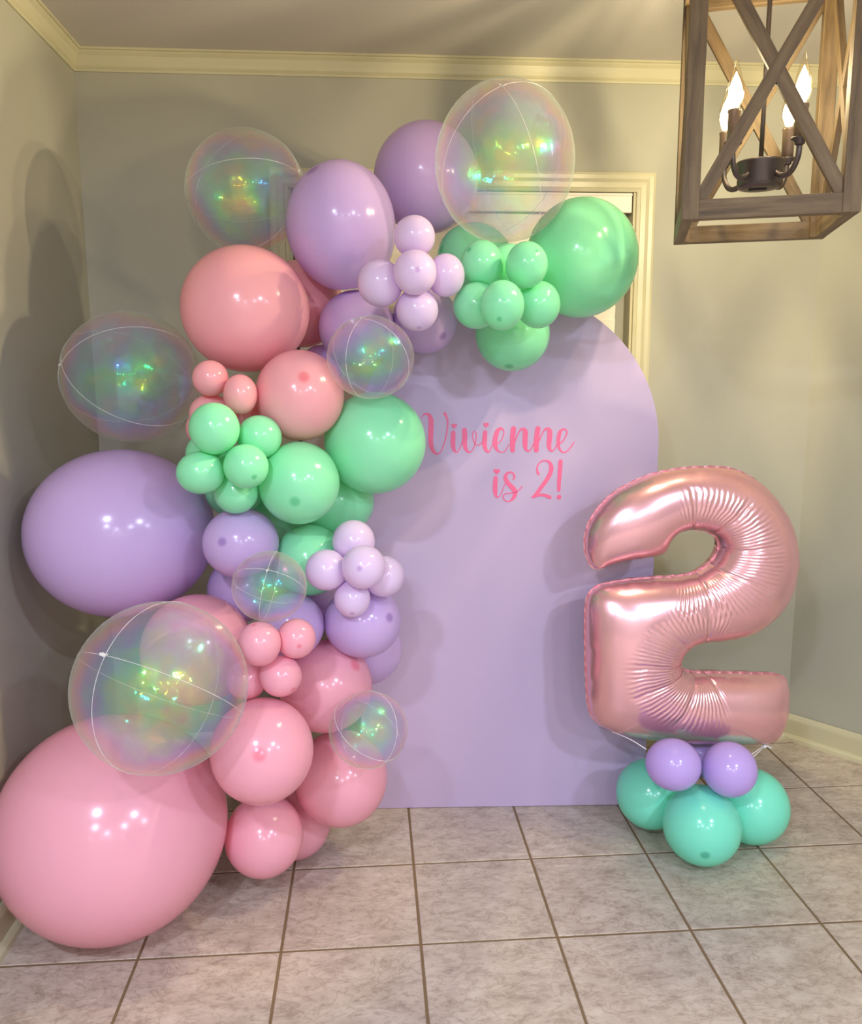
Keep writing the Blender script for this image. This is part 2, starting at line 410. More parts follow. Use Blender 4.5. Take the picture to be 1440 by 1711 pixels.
for i in range(-4, 7):
    for j in range(-6, 3):
        x0, y0 = GX + i * TS + g, GY + j * TS + g; x1, y1 = x0 + TS - 2 * g, y0 + TS - 2 * g
        sq = [(x0, y0), (x1, y0), (x1, y1), (x0, y1)]
        p = sq
        for k in range(5):
            p = clip(p, poly_room[k], poly_room[(k + 1) % 5])
            if not p: break
        if len(p) < 3: continue
        cx, cy = (x0 + x1) / 2, (y0 + y1) / 2
        loc = [(a - cx, b - cy) for a, b in p]
        area = abs(sum(loc[k - 1][0] * loc[k][1] - loc[k][0] * loc[k - 1][1] for k in range(len(loc)))) / 2
        if area < 4e-4: continue
        if area > (TS - 2 * g) ** 2 - 1e-6:
            if full is None:
                o = mesh_obj('tile', tile_bm(loc), M_tile, floor); full = o.data
            else:
                o = bpy.data.objects.new('tile', full); COL.objects.link(o); o.parent = floor
        else:
            o = mesh_obj('tile', tile_bm(loc), M_tile, floor)
        o.location = (cx, cy, random.uniform(-0.0004, 0.0004))
struct(floor)
# kitchen floor behind the photographer: the same tile as one slab
struct(box('floor_kitchen', (0.2, -1.95, -0.002), (6.8, 4.49, 0.006), M_tile))

# window with casing, behind the backdrop
win = struct(empty('window_1', (0.3265, BW, WZ0)))
def wbox(name, x0, x1, y0, y1, z0, z1, mat, bev=0.0):
    return box(name, ((x0 + x1) / 2 - 0.3265, (y0 + y1) / 2, (z0 + z1) / 2 - WZ0), (x1 - x0, y1 - y0, z1 - z0), mat, win, bev)
def casing(name, path, flip=False):
    prof = [(0, 0), (0, 0.012), (0.010, 0.016), (0.014, 0.012), (0.030, 0.014), (0.040, 0.020), (0.052, 0.022), (0.060, 0.020), (0.060, 0)]
    V = []; F = []; m = len(prof)
    for x, z, dx, dz in path:
        for o, h in prof: V.append((x + dx * o - 0.3265, -h, z + dz * o - WZ0))
    for i in range(len(path) - 1):
        for j in range(m):
            q = (j + 1) % m; F.append((i * m + j, i * m + q, (i + 1) * m + q, (i + 1) * m + j))
    F.append(tuple(range(m))); F.append(tuple((len(path) - 1) * m + j for j in range(m))[::-1])
    bm = bmesh.new(); vs = [bm.verts.new(v) for v in V]
    for f in F: bm.faces.new([vs[a] for a in f])
    return mesh_obj(name, bm, M_trim, win)
casing('side_casing', [(WX1, WZ0, 1, 0), (WX1, WZ1, 1, 1)])
casing('side_casing', [(WX0, WZ0, -1, 0), (WX0, WZ1, -1, 1)])
casing('head_casing', [(WX0, WZ1, -1, 1), (WX1, WZ1, 1, 1)])
wbox('sill', WX0 - 0.08, WX1 + 0.08, -0.05, 0.03, WZ0 - 0.025, WZ0, M_trim, 0.004)
for x0, x1 in ((WX0, WX0 + 0.008), (WX1 - 0.008, WX1)): wbox('jamb', x0, x1, 0.0, 0.09, WZ0, WZ1, M_trim)
for x0, x1 in ((WX0 + 0.008, WX0 + 0.04), (WX1 - 0.04, WX1 - 0.008)): wbox('sash_stile', x0, x1, 0.07, 0.10, WZ0, WZ1, M_sash)
wbox('sash_rail', WX0 + 0.04, WX1 - 0.04, 0.07, 0.10, WZ0, WZ0 + 0.04, M_sash); wbox('sash_rail', WX0 + 0.04, WX1 - 0.04, 0.07, 0.10, WZ1 - 0.04, WZ1, M_sash)
wbox('sash_rail', WX0 + 0.04, WX1 - 0.04, 0.07, 0.10, 1.33, 1.37, M_sash)
wbox('pane', WX0 + 0.03, WX1 - 0.03, 0.083, 0.087, WZ0 + 0.02, WZ1 - 0.02, M_pane)
blind = tag(empty('window_blind', (0.3265, BW + 0.03, WZ1)), 'white slatted blind with a valance in the cream window frame at the back', 'blind')
BX0, BX1 = WX0 + 0.012 - 0.3265, WX1 - 0.012 - 0.3265
bm = bmesh.new(); add_box(bm, (0, -0.022, -0.034), (BX1 - BX0, 0.012, 0.06), 0.003); add_box(bm, (0, -0.026, -0.006), (BX1 - BX0, 0.012, 0.009), 0.002)
mesh_obj('valance', bm, M_slat, blind)
box('headrail', (0, 0.008, -0.03), (BX1 - BX0 - 0.01, 0.04, 0.04), M_slat, blind)
slat = None
SW = BX1 - BX0 - 0.045
for k in range(25):
    if slat is None:
        o = box('slat', (0, 0, 0), (SW, 0.004, 0.049), M_slat, blind, 0.0015); slat = o.data
    else:
        o = bpy.data.objects.new('slat', slat); COL.objects.link(o); o.parent = blind
    o.location = (-0.014, 0.008, -0.080 - k * 0.0447); o.rotation_euler = (0.12, 0, 0)
box('bottom_rail', (-0.014, 0.008, -0.080 - 25 * 0.0447), (SW, 0.02, 0.03), M_slat, blind, 0.003)

# ------------------------------------------------------------------ backdrop board with lettering
BD0, BDS = Vector((0.407, 2.4267, 0.0)), math.atan(-0.05094)
bd = tag(empty('arch_backdrop', BD0, BDS), 'tall lavender arch backdrop board with pink lettering standing on the tiles', 'backdrop')
bm = bmesh.new(); pr = 0.45; zc = 1.15; out = [(-pr, 0.001), (pr, 0.001)] + [(pr * math.cos(a), zc + pr * math.sin(a)) for a in np.linspace(0, math.pi, 65)]
f = [bm.verts.new((x, 0, z)) for x, z in out]; b = [bm.verts.new((x, 0.016, z)) for x, z in out]
bm.faces.new(f); bm.faces.new(b[::-1])
for i in range(len(f)): bm.faces.new((f[i], f[(i + 1) % len(f)], b[(i + 1) % len(f)], b[i]))
bmesh.ops.bevel(bm, geom=[e for e in bm.edges if len(e.link_faces) == 2 and abs(e.verts[0].co.y - e.verts[1].co.y) < 1e-6], offset=0.0015, segments=1, affect='EDGES')
mesh_obj('board', bm, M_board, bd)
for sx in (-0.25, 0.25):
    bm = bmesh.new(); q = [(0.016, 0.001), (0.24, 0.001), (0.24, 0.03), (0.016, 0.55)]
    for dx in (-0.009, 0.009):
        pass
    A = [bm.verts.new((sx - 0.009, y, z)) for y, z in q]; Bv = [bm.verts.new((sx + 0.009, y, z)) for y, z in q]
    bm.faces.new(A); bm.faces.new(Bv[::-1])
    for i in range(4): bm.faces.new((A[i], A[(i + 1) % 4], Bv[(i + 1) % 4], Bv[i]))
    mesh_obj('easel_foot', bm, M_board, bd)
def catmull(p, k=6, closed=False):
    p = [np.array(q, float) for q in p]; n = len(p); o = []
    for i in range(n if closed else n - 1):
        a = p[i - 1] if (i or closed) else p[0]; b = p[i]; c = p[(i + 1) % n]; d = p[(i + 2) % n] if (closed or i + 2 < n) else p[-1]
        for t in np.arange(k) / k:
            o.append(0.5 * (2 * b + (c - a) * t + (2 * a - 5 * b + 4 * c - d) * t * t + (3 * b - a - 3 * c + d) * t ** 3))
    if not closed: o.append(p[-1])
    return o
def flat_piece(V, F, poly, y):
    n0 = len(V); n = len(poly)
    for x, z in poly: V.append((x, y, z))
    for x, z in poly: V.append((x, -0.0002, z))
    F.append(tuple(range(n0, n0 + n)))
    for i in range(n): F.append((n0 + i, n0 + (i + 1) % n, n0 + n + (i + 1) % n, n0 + n + i))
def letter(ch, strokes):
    V = []; F = []
    for si, st in enumerate(strokes):
        y = -0.0012 - 0.00012 * si
        if isinstance(st, tuple):
            k, x, z, w_ = st; x, z, w_ = x / 1e4, z / 1e4, w_ / 1e4
            if k == 'D': poly = [(x + math.cos(a) * w_ / 2, z + math.sin(a) * w_ / 2) for a in np.linspace(0, 2 * math.pi, 24, endpoint=False)]
            else: poly = [(x + w_ * 0.0325 * 16 * math.sin(a) ** 3, z + w_ * 0.034 * (13 * math.cos(a) - 5 * math.cos(2 * a) - 2 * math.cos(3 * a) - math.cos(4 * a))) for a in np.linspace(0, 2 * math.pi, 40, endpoint=False)]
            flat_piece(V, F, poly, y); continue
        P = catmull([(a / 1e4, b_ / 1e4, c / 1e4) for a, b_, c in st], 6)
        n0 = len(V); N = len(P)
        for i, p in enumerate(P):
            d = P[min(i + 1, N - 1)][:2] - P[max(i - 1, 0)][:2]; d = d / max(np.hypot(*d), 1e-9); n = np.array((-d[1], d[0])); h = max(p[2], 0.001) / 2
            for q in (p[:2] + n * h, p[:2] - n * h):
                V.append((q[0], y, q[1])); V.append((q[0], -0.0002, q[1]))
        for i in range(N - 1):
            a = n0 + i * 4; c = a + 4
            F += [(a, a + 2, c + 2, c), (a, c, c + 1, a + 1), (a + 2, a + 3, c + 3, c + 2)]
        for p, sg in ((P[0], -1), (P[-1], 1)):      # round pen ends
            flat_piece(V, F, [(p[0] + math.cos(a) * p[2] / 2, p[1] + math.sin(a) * p[2] / 2) for a in np.linspace(0, 2 * math.pi, 16, endpoint=False)], y - 0.00005)
    bm = bmesh.new(); vs = [bm.verts.new(v) for v in V]
    for f in F: bm.faces.new([vs[a] for a in f])
    return mesh_obj('letter', bm, M_vinyl, bd)
TWO=[(-332,537),(-347,553),(-356,577),(-361,600),(-360,631),(-351,664),(-332,697),(-307,727),(-277,752),(-237,774),(-187,795),(-146,805),(-95,813),(-44,816),(13,815),(60,806),(109,782),(153,748),(192,704),(222,657),(241,605),(249,557),(248,509),(241,462),(222,419),(192,380),(151,348),(109,330),(61,321),(13,318),(-29,313),(-58,302),(-77,279),(-81,260),(-73,241),(-49,227),(2,222),(83,219),(159,214),(209,210),(235,200),(247,178),(251,128),(249,72),(234,27),(211,4),(178,0),(106,4),(40,9),(-42,15),(-124,25),(-189,35),(-243,48),(-292,68),(-325,98),(-339,137),(-345,197),(-350,284),(-353,364),(-353,423),(-347,459),(-325,483),(-284,494),(-222,502),(-154,506),(-92,509),(-45,518),(-9,539),(13,564),(22,593),(13,617),(-8,632),(-35,640),(-72,641),(-102,633),(-120,614),(-126,591),(-142,574),(-178,567),(-235,560),(-281,549),(-314,537)]
LET=[('V',[[(-2550,12366,17),(-2507,12442,28),(-2438,12479,52),(-2353,12458,86),(-2293,12373,120),(-2272,12236,146),(-2278,11997,151),(-2287,11791,146),(-2279,11585,134),(-2228,11412,103),(-2142,11308,60),(-2056,11308,34),(-1969,11402,31),(-1891,11600,34),(-1831,11823,38),(-1793,12046,41),(-1783,12217,48),(-1805,12354,55),(-1865,12482,86)]]),
('i',[[(-1616,11925,120),(-1624,11788,138),(-1628,11616,138),(-1615,11478,120),(-1564,11365,69),(-1503,11348,34),(-1443,11417,31),(-1400,11511,28),(-1360,11649,24)],('H',-1595,12122,163)]),
('v',[[(-1289,11992,146),(-1280,11820,151),(-1279,11614,138),(-1253,11459,112),(-1166,11346,60),(-1080,11371,31),(-1002,11492,31),(-960,11647,31),(-935,11819,31),(-953,11922,28),(-1005,11956,28),(-1044,11871,28),(-1029,11716,28),(-968,11586,28),(-873,11551,28),(-796,11594,28),(-753,11663,24)]]),
('i',[[(-677,11929,120),(-685,11783,138),(-692,11611,138),(-674,11473,117),(-613,11360,69),(-552,11351,34),(-492,11472,28),(-450,11575,24)],('H',-649,12143,163)]),
('e',[[(-312,11591,28),(-218,11660,31),(-150,11780,31),(-120,11917,34),(-152,12012,41),(-221,12035,86),(-307,11970,120),(-357,11816,141),(-382,11644,141),(-358,11488,112),(-301,11393,72),(-214,11340,34),(-111,11349,31),(-42,11417,28),(43,11572,24)]]),
('n',[[(162,12028,155),(147,11847,155),(141,11641,155),(144,11390,138)],[(160,11503,24),(227,11675,34),(294,11864,34),(378,12001,60),(464,12009,103),(517,11931,146),(515,11742,146),(514,11552,138),(542,11423,95),(621,11358,43),(698,11430,31),(768,11603,28)]]),
('n',[[(887,12024,155),(864,11844,155),(847,11637,155),(851,11386,138)],[(887,11550,24),(945,11705,34),(1019,11877,34),(1103,12006,60),(1190,12014,103),(1243,11928,146),(1238,11738,146),(1225,11549,138),(1253,11419,95),(1324,11361,43),(1409,11444,31),(1467,11582,28)]]),
('e',[[(1510,11573,28),(1613,11633,34),(1714,11787,41),(1754,11925,41),(1700,11999,45),(1622,12003,55),(1546,11926,103),(1510,11771,117),(1501,11616,100),(1521,11478,77),(1584,11365,55),(1672,11318,41),(1775,11364,34),(1877,11476,34),(1974,11631,31)]]),
('i',[[(-352,10571,120),(-363,10423,138),(-366,10212,138),(-348,10054,95),(-295,9980,43),(-216,10035,28),(-148,10176,28),(-97,10316,28),(-60,10385,24)],('H',-323,10763,189)]),
('s',[[(176,10524,41),(210,10585,62),(177,10690,48),(90,10739,48),(-6,10703,77),(-62,10595,112),(-15,10455,129),(95,10332,138),(201,10217,146),(237,10103,138),(186,9962,100),(82,9871,45),(-22,9861,34),(-107,9938,34),(-120,10035,34),(-25,10096,31),(115,10112,31),(271,10146,31),(375,10225,31),(447,10312,31)]]),
('2',[[(923,10685,83),(881,10799,55),(904,10938,38),(990,11046,38),(1128,11081,48),(1251,11023,89),(1310,10866,129),(1275,10692,129),(1174,10500,124),(1038,10308,117),(927,10151,107),(807,10002,89)],[(772,9990,89),(937,10041,83),(1095,10044,89),(1280,9976,107)]]),
('!',[[(1581,11056,120),(1569,10812,131),(1550,10463,114),(1547,10190,100)],('D',1557,9979,138)])]
BAL=[
('C1','clear',-0.317,2.324,1.840,0.157,1.00,1.00),
('C2','clear',0.344,2.145,1.879,0.182,0.95,1.05),
('C3','clear',-0.617,2.231,1.357,0.172,1.02,0.98),
('C4','clear',0.004,1.971,1.400,0.099,1.03,0.97),
('C5','clear',-0.229,1.816,0.894,0.081,1.02,0.98),
('C6','clear',-0.438,1.661,0.725,0.176,1.00,1.00),
('C7','clear',-0.015,1.885,0.517,0.093,1.02,0.98),
('L1','lav',-0.065,2.199,1.734,0.148,0.94,1.06),
('L2','lav',0.168,2.425,1.903,0.149,0.99,1.01),
('s1','lil',0.109,1.979,1.674,0.048,1.00,1.00),
('s2','lil',0.107,1.930,1.588,0.050,0.99,1.01),
('s3','lil',0.029,1.992,1.571,0.054,0.99,1.01),
('s4','lil',0.183,1.991,1.589,0.047,0.94,1.06),
('s5','lil',0.115,1.985,1.510,0.050,1.00,1.00),
('L3','lav',-0.031,2.258,1.484,0.101,1.01,0.99),
('L4','lav',0.152,2.274,1.506,0.089,1.00,1.00),
('L5','lav',-0.130,2.339,1.385,0.059,1.00,1.00),
('L6','lav',-0.648,2.164,0.958,0.228,1.04,0.96),
('L7','lav',-0.316,1.994,0.959,0.089,1.03,0.97),
('L8','lav',-0.353,2.188,0.793,0.089,1.00,1.00),
('L9','lav',-0.204,2.020,0.741,0.083,1.00,1.00),
('L10','lav',-0.102,2.213,0.756,0.078,1.00,1.00),
('L11','lav',-0.026,2.041,0.741,0.096,1.02,0.98),
('L12','lav',-0.020,2.251,0.597,0.101,1.00,1.00),
('t1','lil',-0.044,1.987,0.958,0.053,0.99,1.01),
('t2','lil',-0.020,1.895,0.916,0.052,1.00,1.00),
('t3','lil',-0.109,1.936,0.901,0.050,1.01,0.99),
('t4','lil',0.028,1.971,0.874,0.051,1.00,1.00),
('t5','lil',-0.049,1.938,0.829,0.045,0.98,1.02),
('P1','coral',-0.305,2.151,1.523,0.158,1.01,0.99),
('P1b','coral',-0.186,2.390,1.557,0.119,0.99,1.01),
('P2','coral',-0.167,2.025,1.311,0.108,0.99,1.01),
('q1','coral',-0.369,1.984,1.353,0.042,1.00,1.00),
('q2','coral',-0.297,1.954,1.316,0.043,0.91,1.09),
('q3','coral',-0.380,2.024,1.266,0.051,1.00,1.00),
('q4','coral',-0.411,2.105,1.230,0.047,1.00,1.00),
('q5','coral',-0.304,2.084,1.251,0.044,1.00,1.00),
('P3','pink',-0.437,2.013,0.687,0.138,1.00,1.00),
('P4','pink',-0.124,2.068,0.560,0.120,1.00,1.00),
('u1','pink',-0.250,1.771,0.777,0.048,1.00,1.00),
('u2','pink',-0.174,1.818,0.771,0.045,0.99,1.01),
('u3','pink',-0.210,1.807,0.687,0.047,1.01,0.99),
('u4','pink',-0.293,1.849,0.666,0.047,1.00,1.00),
('P5','pink',-0.256,1.794,0.516,0.118,0.99,1.01),
('P6','pink',-0.094,2.120,0.276,0.128,0.99,1.01),
('P7','pink',-0.293,2.027,0.169,0.104,0.99,1.01),
('P8','pink',-0.230,2.205,0.105,0.103,0.99,1.01),
('P9','pink',-0.640,1.924,0.273,0.271,1.01,0.99),
('M1','mint',0.568,2.238,1.665,0.152,0.98,1.02),
('M2','mint',0.298,2.383,1.688,0.097,1.06,0.94),
('M2b','mint',0.358,2.151,1.617,0.071,1.00,1.00),
('m1','mint',0.277,2.059,1.623,0.055,0.95,1.05),
('m2','mint',0.374,1.992,1.614,0.052,0.96,1.04),
('m3','mint',0.307,1.930,1.516,0.054,0.95,1.05),
('m4','mint',0.260,2.025,1.523,0.056,1.01,0.99),
('m5','mint',0.415,2.051,1.528,0.056,0.97,1.03),
('M3','mint',0.385,2.239,1.469,0.100,1.00,1.00),
('n1','mint',-0.345,1.872,1.243,0.057,0.98,1.02),
('n2','mint',-0.255,1.935,1.219,0.051,1.01,0.99),
('n3','mint',-0.277,1.860,1.159,0.050,1.00,1.00),
('n4','mint',-0.381,1.877,1.144,0.051,1.05,0.95),
('n5','mint',-0.315,1.942,1.091,0.052,1.00,1.00),
('n6','mint',-0.378,1.975,1.175,0.055,1.00,1.00),
('n7','mint',-0.355,2.167,1.071,0.077,1.00,1.00),
('M4','mint',0.013,2.089,1.191,0.129,1.00,1.00),
('M5','mint',-0.170,1.969,1.107,0.098,0.99,1.01),
('M6','mint',-0.095,2.193,1.028,0.100,1.05,0.95),
('M7','mint',-0.158,2.065,0.897,0.091,1.00,1.00),
('M8','mint',-0.250,2.301,0.993,0.099,1.00,1.00),
('B1','lav2',0.806,2.046,0.316,0.072,1.03,0.97),
('B2','lav2',0.967,2.053,0.292,0.074,0.99,1.01),
('B3','lav2',0.968,2.244,0.252,0.075,1.00,1.00),
('G1','aqua',0.823,2.257,0.118,0.103,1.00,1.00),
('G2','aqua',0.905,2.071,0.119,0.107,1.00,1.00),
('G3','aqua',1.095,2.175,0.112,0.109,1.00,1.00),
]
G1='clear iridescent bubble balloons'; 
LABELS = {
'C1':('big clear bubble balloon at upper left, above the largest coral balloon',G1),
'C2':('big clear bubble balloon topping the garland, knot at its top, before the mint giant',G1),
'C3':('big clear bubble balloon resting on top of the giant lavender balloon',G1),
'C4':('small clear bubble balloon beside the coral balloon, above the mint one touching the lettering',G1),
'C5':('smallest clear bubble balloon, in front of the medium lavender balloon at mid garland',G1),
'C6':('largest clear bubble balloon with crossed seams, resting on the giant pink balloon',G1),
'C7':('small clear bubble balloon low on the garland, against two pink balloons',G1),
'L1':('large shiny lavender balloon between the upper left clear bubble and the lilac cluster','large lavender balloons'),
'L2':('large lavender balloon at the very top, behind the topmost clear bubble','large lavender balloons'),
'L3':('medium lavender balloon just above the small clear bubble, left of the lilac cluster','medium lavender balloons'),
'L4':('medium shaded lavender balloon hanging under the upper lilac cluster','medium lavender balloons'),
'L5':('lavender balloon mostly hidden in the gap between the two coral balloons and the small bubble','medium lavender balloons'),
'L6':('giant lavender balloon against the left wall','giant balloons'),
'L7':('medium lavender balloon touching the giant lavender one, under the left mint cluster','medium lavender balloons'),
'L8':('lavender balloon tucked behind and left of the smallest clear bubble','medium lavender balloons'),
'L9':('lavender balloon tucked behind and right of the smallest clear bubble, above small pinks','medium lavender balloons'),
'L10':('deeply shaded violet sliver of balloon behind the lower lilac cluster','medium lavender balloons'),
'L11':('medium lavender balloon right under the lower lilac cluster, against the board','medium lavender balloons'),
'L12':('shaded lavender balloon peeking out below the one under the lower lilac cluster','medium lavender balloons'),
's1':('small lilac balloon at the top of the upper lilac cluster','small lilac balloons of the upper cluster'),
's2':('small lilac balloon in the centre front of the upper lilac cluster','small lilac balloons of the upper cluster'),
's3':('small lilac balloon at the left of the upper lilac cluster','small lilac balloons of the upper cluster'),
's4':('small lilac balloon at the right of the upper cluster, half shaded, beside the mint cluster','small lilac balloons of the upper cluster'),
's5':('small lilac balloon at the bottom of the upper lilac cluster','small lilac balloons of the upper cluster'),
't1':('small lilac balloon at the top of the lower lilac cluster','small lilac balloons of the lower cluster'),
't2':('small lilac balloon in the centre front of the lower lilac cluster','small lilac balloons of the lower cluster'),
't3':('small lilac balloon at the left of the lower lilac cluster','small lilac balloons of the lower cluster'),
't4':('small lilac balloon at the right of the lower lilac cluster','small lilac balloons of the lower cluster'),
't5':('smallest shaded lilac balloon at the bottom of the lower lilac cluster','small lilac balloons of the lower cluster'),
'P1':('largest coral pink balloon, left of the large lavender one','coral pink balloons'),
'P1b':('coral balloon wedged in shade behind the largest coral and large lavender balloons','coral pink balloons'),
'P2':('medium coral balloon left of the small clear bubble, above the big mint balloon','coral pink balloons'),
'q1':('small coral balloon directly below the largest coral balloon, beside the left clear bubble','small coral balloons'),
'q2':('small coral balloon touching the left side of the medium coral balloon','small coral balloons'),
'q3':('small coral balloon half hidden behind the top mint balloon of the left cluster','small coral balloons'),
'q4':('thin coral edge of a small balloon behind the left side of the mint cluster','small coral balloons'),
'q5':('tiny shaded piece of coral balloon above the right balloon of the left mint cluster','small coral balloons'),
'P3':('large pink balloon behind the largest clear bubble, under the giant lavender balloon','pink balloons'),
'P4':('pink balloon under the medium lavender one, upper right of the pink pile','pink balloons'),
'P5':('pink balloon in the middle of the pile, right of the largest clear bubble','pink balloons'),
'P6':('pink balloon at lower right of the pile, in front of the board bottom','pink balloons'),
'P7':('lowest front pink balloon, just above the tiles beside the giant pink one','pink balloons'),
'P8':('shaded pink balloon on the floor behind the lowest front pink balloon','pink balloons'),
'P9':('giant pink balloon resting on the floor in the left corner','giant balloons'),
'u1':('small pink balloon at left of the small pink trio, next to the largest bubble','small pink balloons'),
'u2':('small pink balloon at right of the small pink trio, under the smallest bubble','small pink balloons'),
'u3':('small pink balloon at the bottom of the small pink trio','small pink balloons'),
'u4':('small pink balloon hidden behind the trio, beside the largest bubble rim','small pink balloons'),
'M1':('giant mint balloon at the upper right, before the window','giant balloons'),
'M2':('shaded mint balloon behind the topmost clear bubble, left of it','medium mint balloons'),
'M2b':('dark mint balloon hidden behind the middle of the upper mint cluster','medium mint balloons'),
'm1':('small mint balloon at upper left of the upper mint cluster','small mint balloons of the upper cluster'),
'm2':('small mint balloon at upper right of the upper mint cluster','small mint balloons of the upper cluster'),
'm3':('small mint balloon with a dark spot in the centre front of the upper mint cluster','small mint balloons of the upper cluster'),
'm4':('small mint balloon at lower left of the upper mint cluster','small mint balloons of the upper cluster'),
'm5':('small mint balloon at lower right of the upper mint cluster, touching the giant','small mint balloons of the upper cluster'),
'M3':('medium mint balloon hanging below the upper mint cluster over the board','medium mint balloons'),
'n1':('top front mint balloon of the left mint cluster, over a coral one','small mint balloons of the left cluster'),
'n2':('small mint balloon at upper right of the left mint cluster','small mint balloons of the left cluster'),
'n3':('small mint balloon with a dark spot in the centre front of the left mint cluster','small mint balloons of the left cluster'),
'n4':('leftmost mint balloon of the left cluster, over the giant lavender one','small mint balloons of the left cluster'),
'n5':('small mint balloon at the bottom of the left cluster, above a lavender one','small mint balloons of the left cluster'),
'n6':('mint sliver of a balloon between the top and leftmost ones of the left cluster','small mint balloons of the left cluster'),
'n7':('shaded mint balloon peeking out behind the bottom of the left cluster','medium mint balloons'),
'M4':('big mint balloon touching the first letter on the board','medium mint balloons'),
'M5':('mint balloon with a dark spot, between the left mint cluster and the big mint','medium mint balloons'),
'M6':('shaded mint balloon below the big mint one, behind the one with the spot','medium mint balloons'),
'M7':('mint balloon directly left of the lower lilac cluster','medium mint balloons'),
'M8':('deep green mint balloon in the gap behind the left mint cluster and lavender balloon','medium mint balloons'),
'B1':('left front violet balloon under the foil number','violet balloons under the foil number'),
'B2':('right front violet balloon under the foil number','violet balloons under the foil number'),
'B3':('violet balloon at the back of the stand, seen in the gap between the front two','violet balloons under the foil number'),
'G1':('sea green floor balloon at the left of the stand, touching the board','sea green floor balloons'),
'G2':('sea green floor balloon in the centre front of the stand','sea green floor balloons'),
'G3':('sea green floor balloon at the right of the stand','sea green floor balloons'),
}
for ch, st in LET: letter(ch, st)

# ------------------------------------------------------------------ balloons
NAMES = [b[0] for b in BAL]
CEN = np.array([b[2:5] for b in BAL]); RAD = np.array([b[5] for b in BAL]); SX = [b[6] for b in BAL]; SY = [b[7] for b in BAL]
eye = np.array((0, 0, EYE))
NU, NV = 56, 36
th = np.linspace(0, math.pi, NV + 1)[1:-1]; ph = np.linspace(0, 2 * math.pi, NU, endpoint=False)
unit = [(0, 0, 1)] + [(math.sin(a) * math.cos(b), math.sin(a) * math.sin(b), math.cos(a)) for a in th for b in ph] + [(0, 0, -1)]
unit = np.array(unit)
faces = [(0, 1 + k, 1 + (k + 1) % NU) for k in range(NU)]
for i in range(NV - 2):
    for k in range(NU):
        a = 1 + i * NU + k; b = 1 + i * NU + (k + 1) % NU; faces.append((a, a + NU, b + NU, b))
last = len(unit) - 1; o0 = 1 + (NV - 2) * NU
faces += [(last, o0 + (k + 1) % NU, o0 + k) for k in range(NU)]
BDn = np.array((-math.sin(BDS), math.cos(BDS), 0)) * 1.0          # into the board
PLANES = [(np.array((-1., 0, 0)), 0.912, None), (np.array((0, 0, -1.)), -0.0008, None), (np.array((0, 1., 0)), BW - 0.001, None)]
def basis(i):
    f = CEN[i] - eye; f /= np.linalg.norm(f); r = np.cross(f, (0, 0, 1)); r /= np.linalg.norm(r); return r, np.cross(r, f), f
def clip_pts(i, v, pad=0.0006):
    """flatten a balloon where it presses on its neighbours, the floor, the walls and the board"""
    c, R = CEN[i], RAD[i]
    def push(v, n, d):                     # keep n.x <= d (d from the centre)
        h = v @ n; m = h > d
        if m.any():
            v = v.copy(); v[m] *= (max(d, 0.02 * R) / h[m])[:, None]
        return v
    for j in range(len(BAL)):
        if j == i: continue
        D = CEN[j] - c; L = np.linalg.norm(D)
        if L >= R + RAD[j] + 0.03 or L < 1e-6: continue
        n = D / L; d = (L * L + R * R - RAD[j] ** 2) / (2 * L)
        if d < R * 1.15: v = push(v, n, max(d - pad, 0.2 * R))
    v = push(v, np.array((-1., 0, 0)), c[0] - (LW + 0.001)); v = push(v, np.array((0, 0, -1.)), c[2] - 0.0015); v = push(v, np.array((0, 1., 0)), BW - 0.002 - c[1])
    if NAMES[i] == 'B3': v = push(v, np.array((0, 0, 1.)), 0.286 - c[2])
    loc = c - np.array(BD0)
    if -0.5 < loc[0] < 0.5 and c[2] < 1.6 and c[1] < 2.42:
        v = push(v, BDn, -(loc @ BDn) - 0.003)
    return v
def shape(i, dirs, axis, scale=1.0, tear=0.0):
    r, u, f = basis(i); ax = np.array(axis, float); ax /= np.linalg.norm(ax)
    t = np.cross(ax, (0.3, 0.2, 0.93)); t /= np.linalg.norm(t); b = np.cross(ax, t)
    loc = np.array(dirs, float); k = np.clip((1 - loc[:, 2]) / 2, 0, 1)
    zz = loc[:, 2] * (1 + tear * k ** 3); pin = 1 - 0.35 * tear * k ** 2
    v = (t * (loc[:, 0] * pin)[:, None] + b * (loc[:, 1] * pin)[:, None] + ax * zz[:, None]) * RAD[i]
    v = r * (v @ r * SX[i])[:, None] + u * (v @ u * SY[i])[:, None] + f * (v @ f)[:, None]
    return clip_pts(i, v) * scale
CROWN = {'P5': (0.08, -0.94, 0.35), 'P2': (0.17, -0.9, 0.41), 'P4': (0.65, -0.45, 0.61), 'M5': (-0.03, -0.95, -0.32), 'm3': (-0.24, -0.76, -0.6), 'n3': (0.46, -0.79, -0.39), 's2': (0.08, -1.0, 0.01), 'u1': (-0.18, -0.23, 0.96), 'G2': (-0.27, -0.92, -0.28), 'L7': (-0.33, -0.92, 0.22), 'L11': (0.69, -0.67, 0.28), 'M3': (-0.16, -0.45, -0.88), 'm1': (-0.67, -0.52, 0.52), 'm2': (0.35, -0.83, 0.44), 'L4': (0.48, -0.71, -0.51), 't5': (0.01, -0.81, -0.59), 'u3': (0.64, -0.61, -0.48), 'L1': (-0.47, -0.47, 0.75), 's5': (0.05, -0.51, -0.86), 'M2': (-0.93, -0.34, 0.16), 'u2': (0.23, -0.97, -0.09), 't2': (-0.17, -0.97, 0.15),
         }
POLE = {'C6': (-0.39, -0.68, 0.63), 'C2': (-0.16, -0.69, 0.71), 'C3': (-0.79, -0.58, 0.2), 'C5': (0.06, -0.76, 0.65), 'C1': (0.91, -0.34, 0.23), 'C7': (0.44, -0.71, -0.55), 'C4': (-0.18, -0.41, 0.89)}
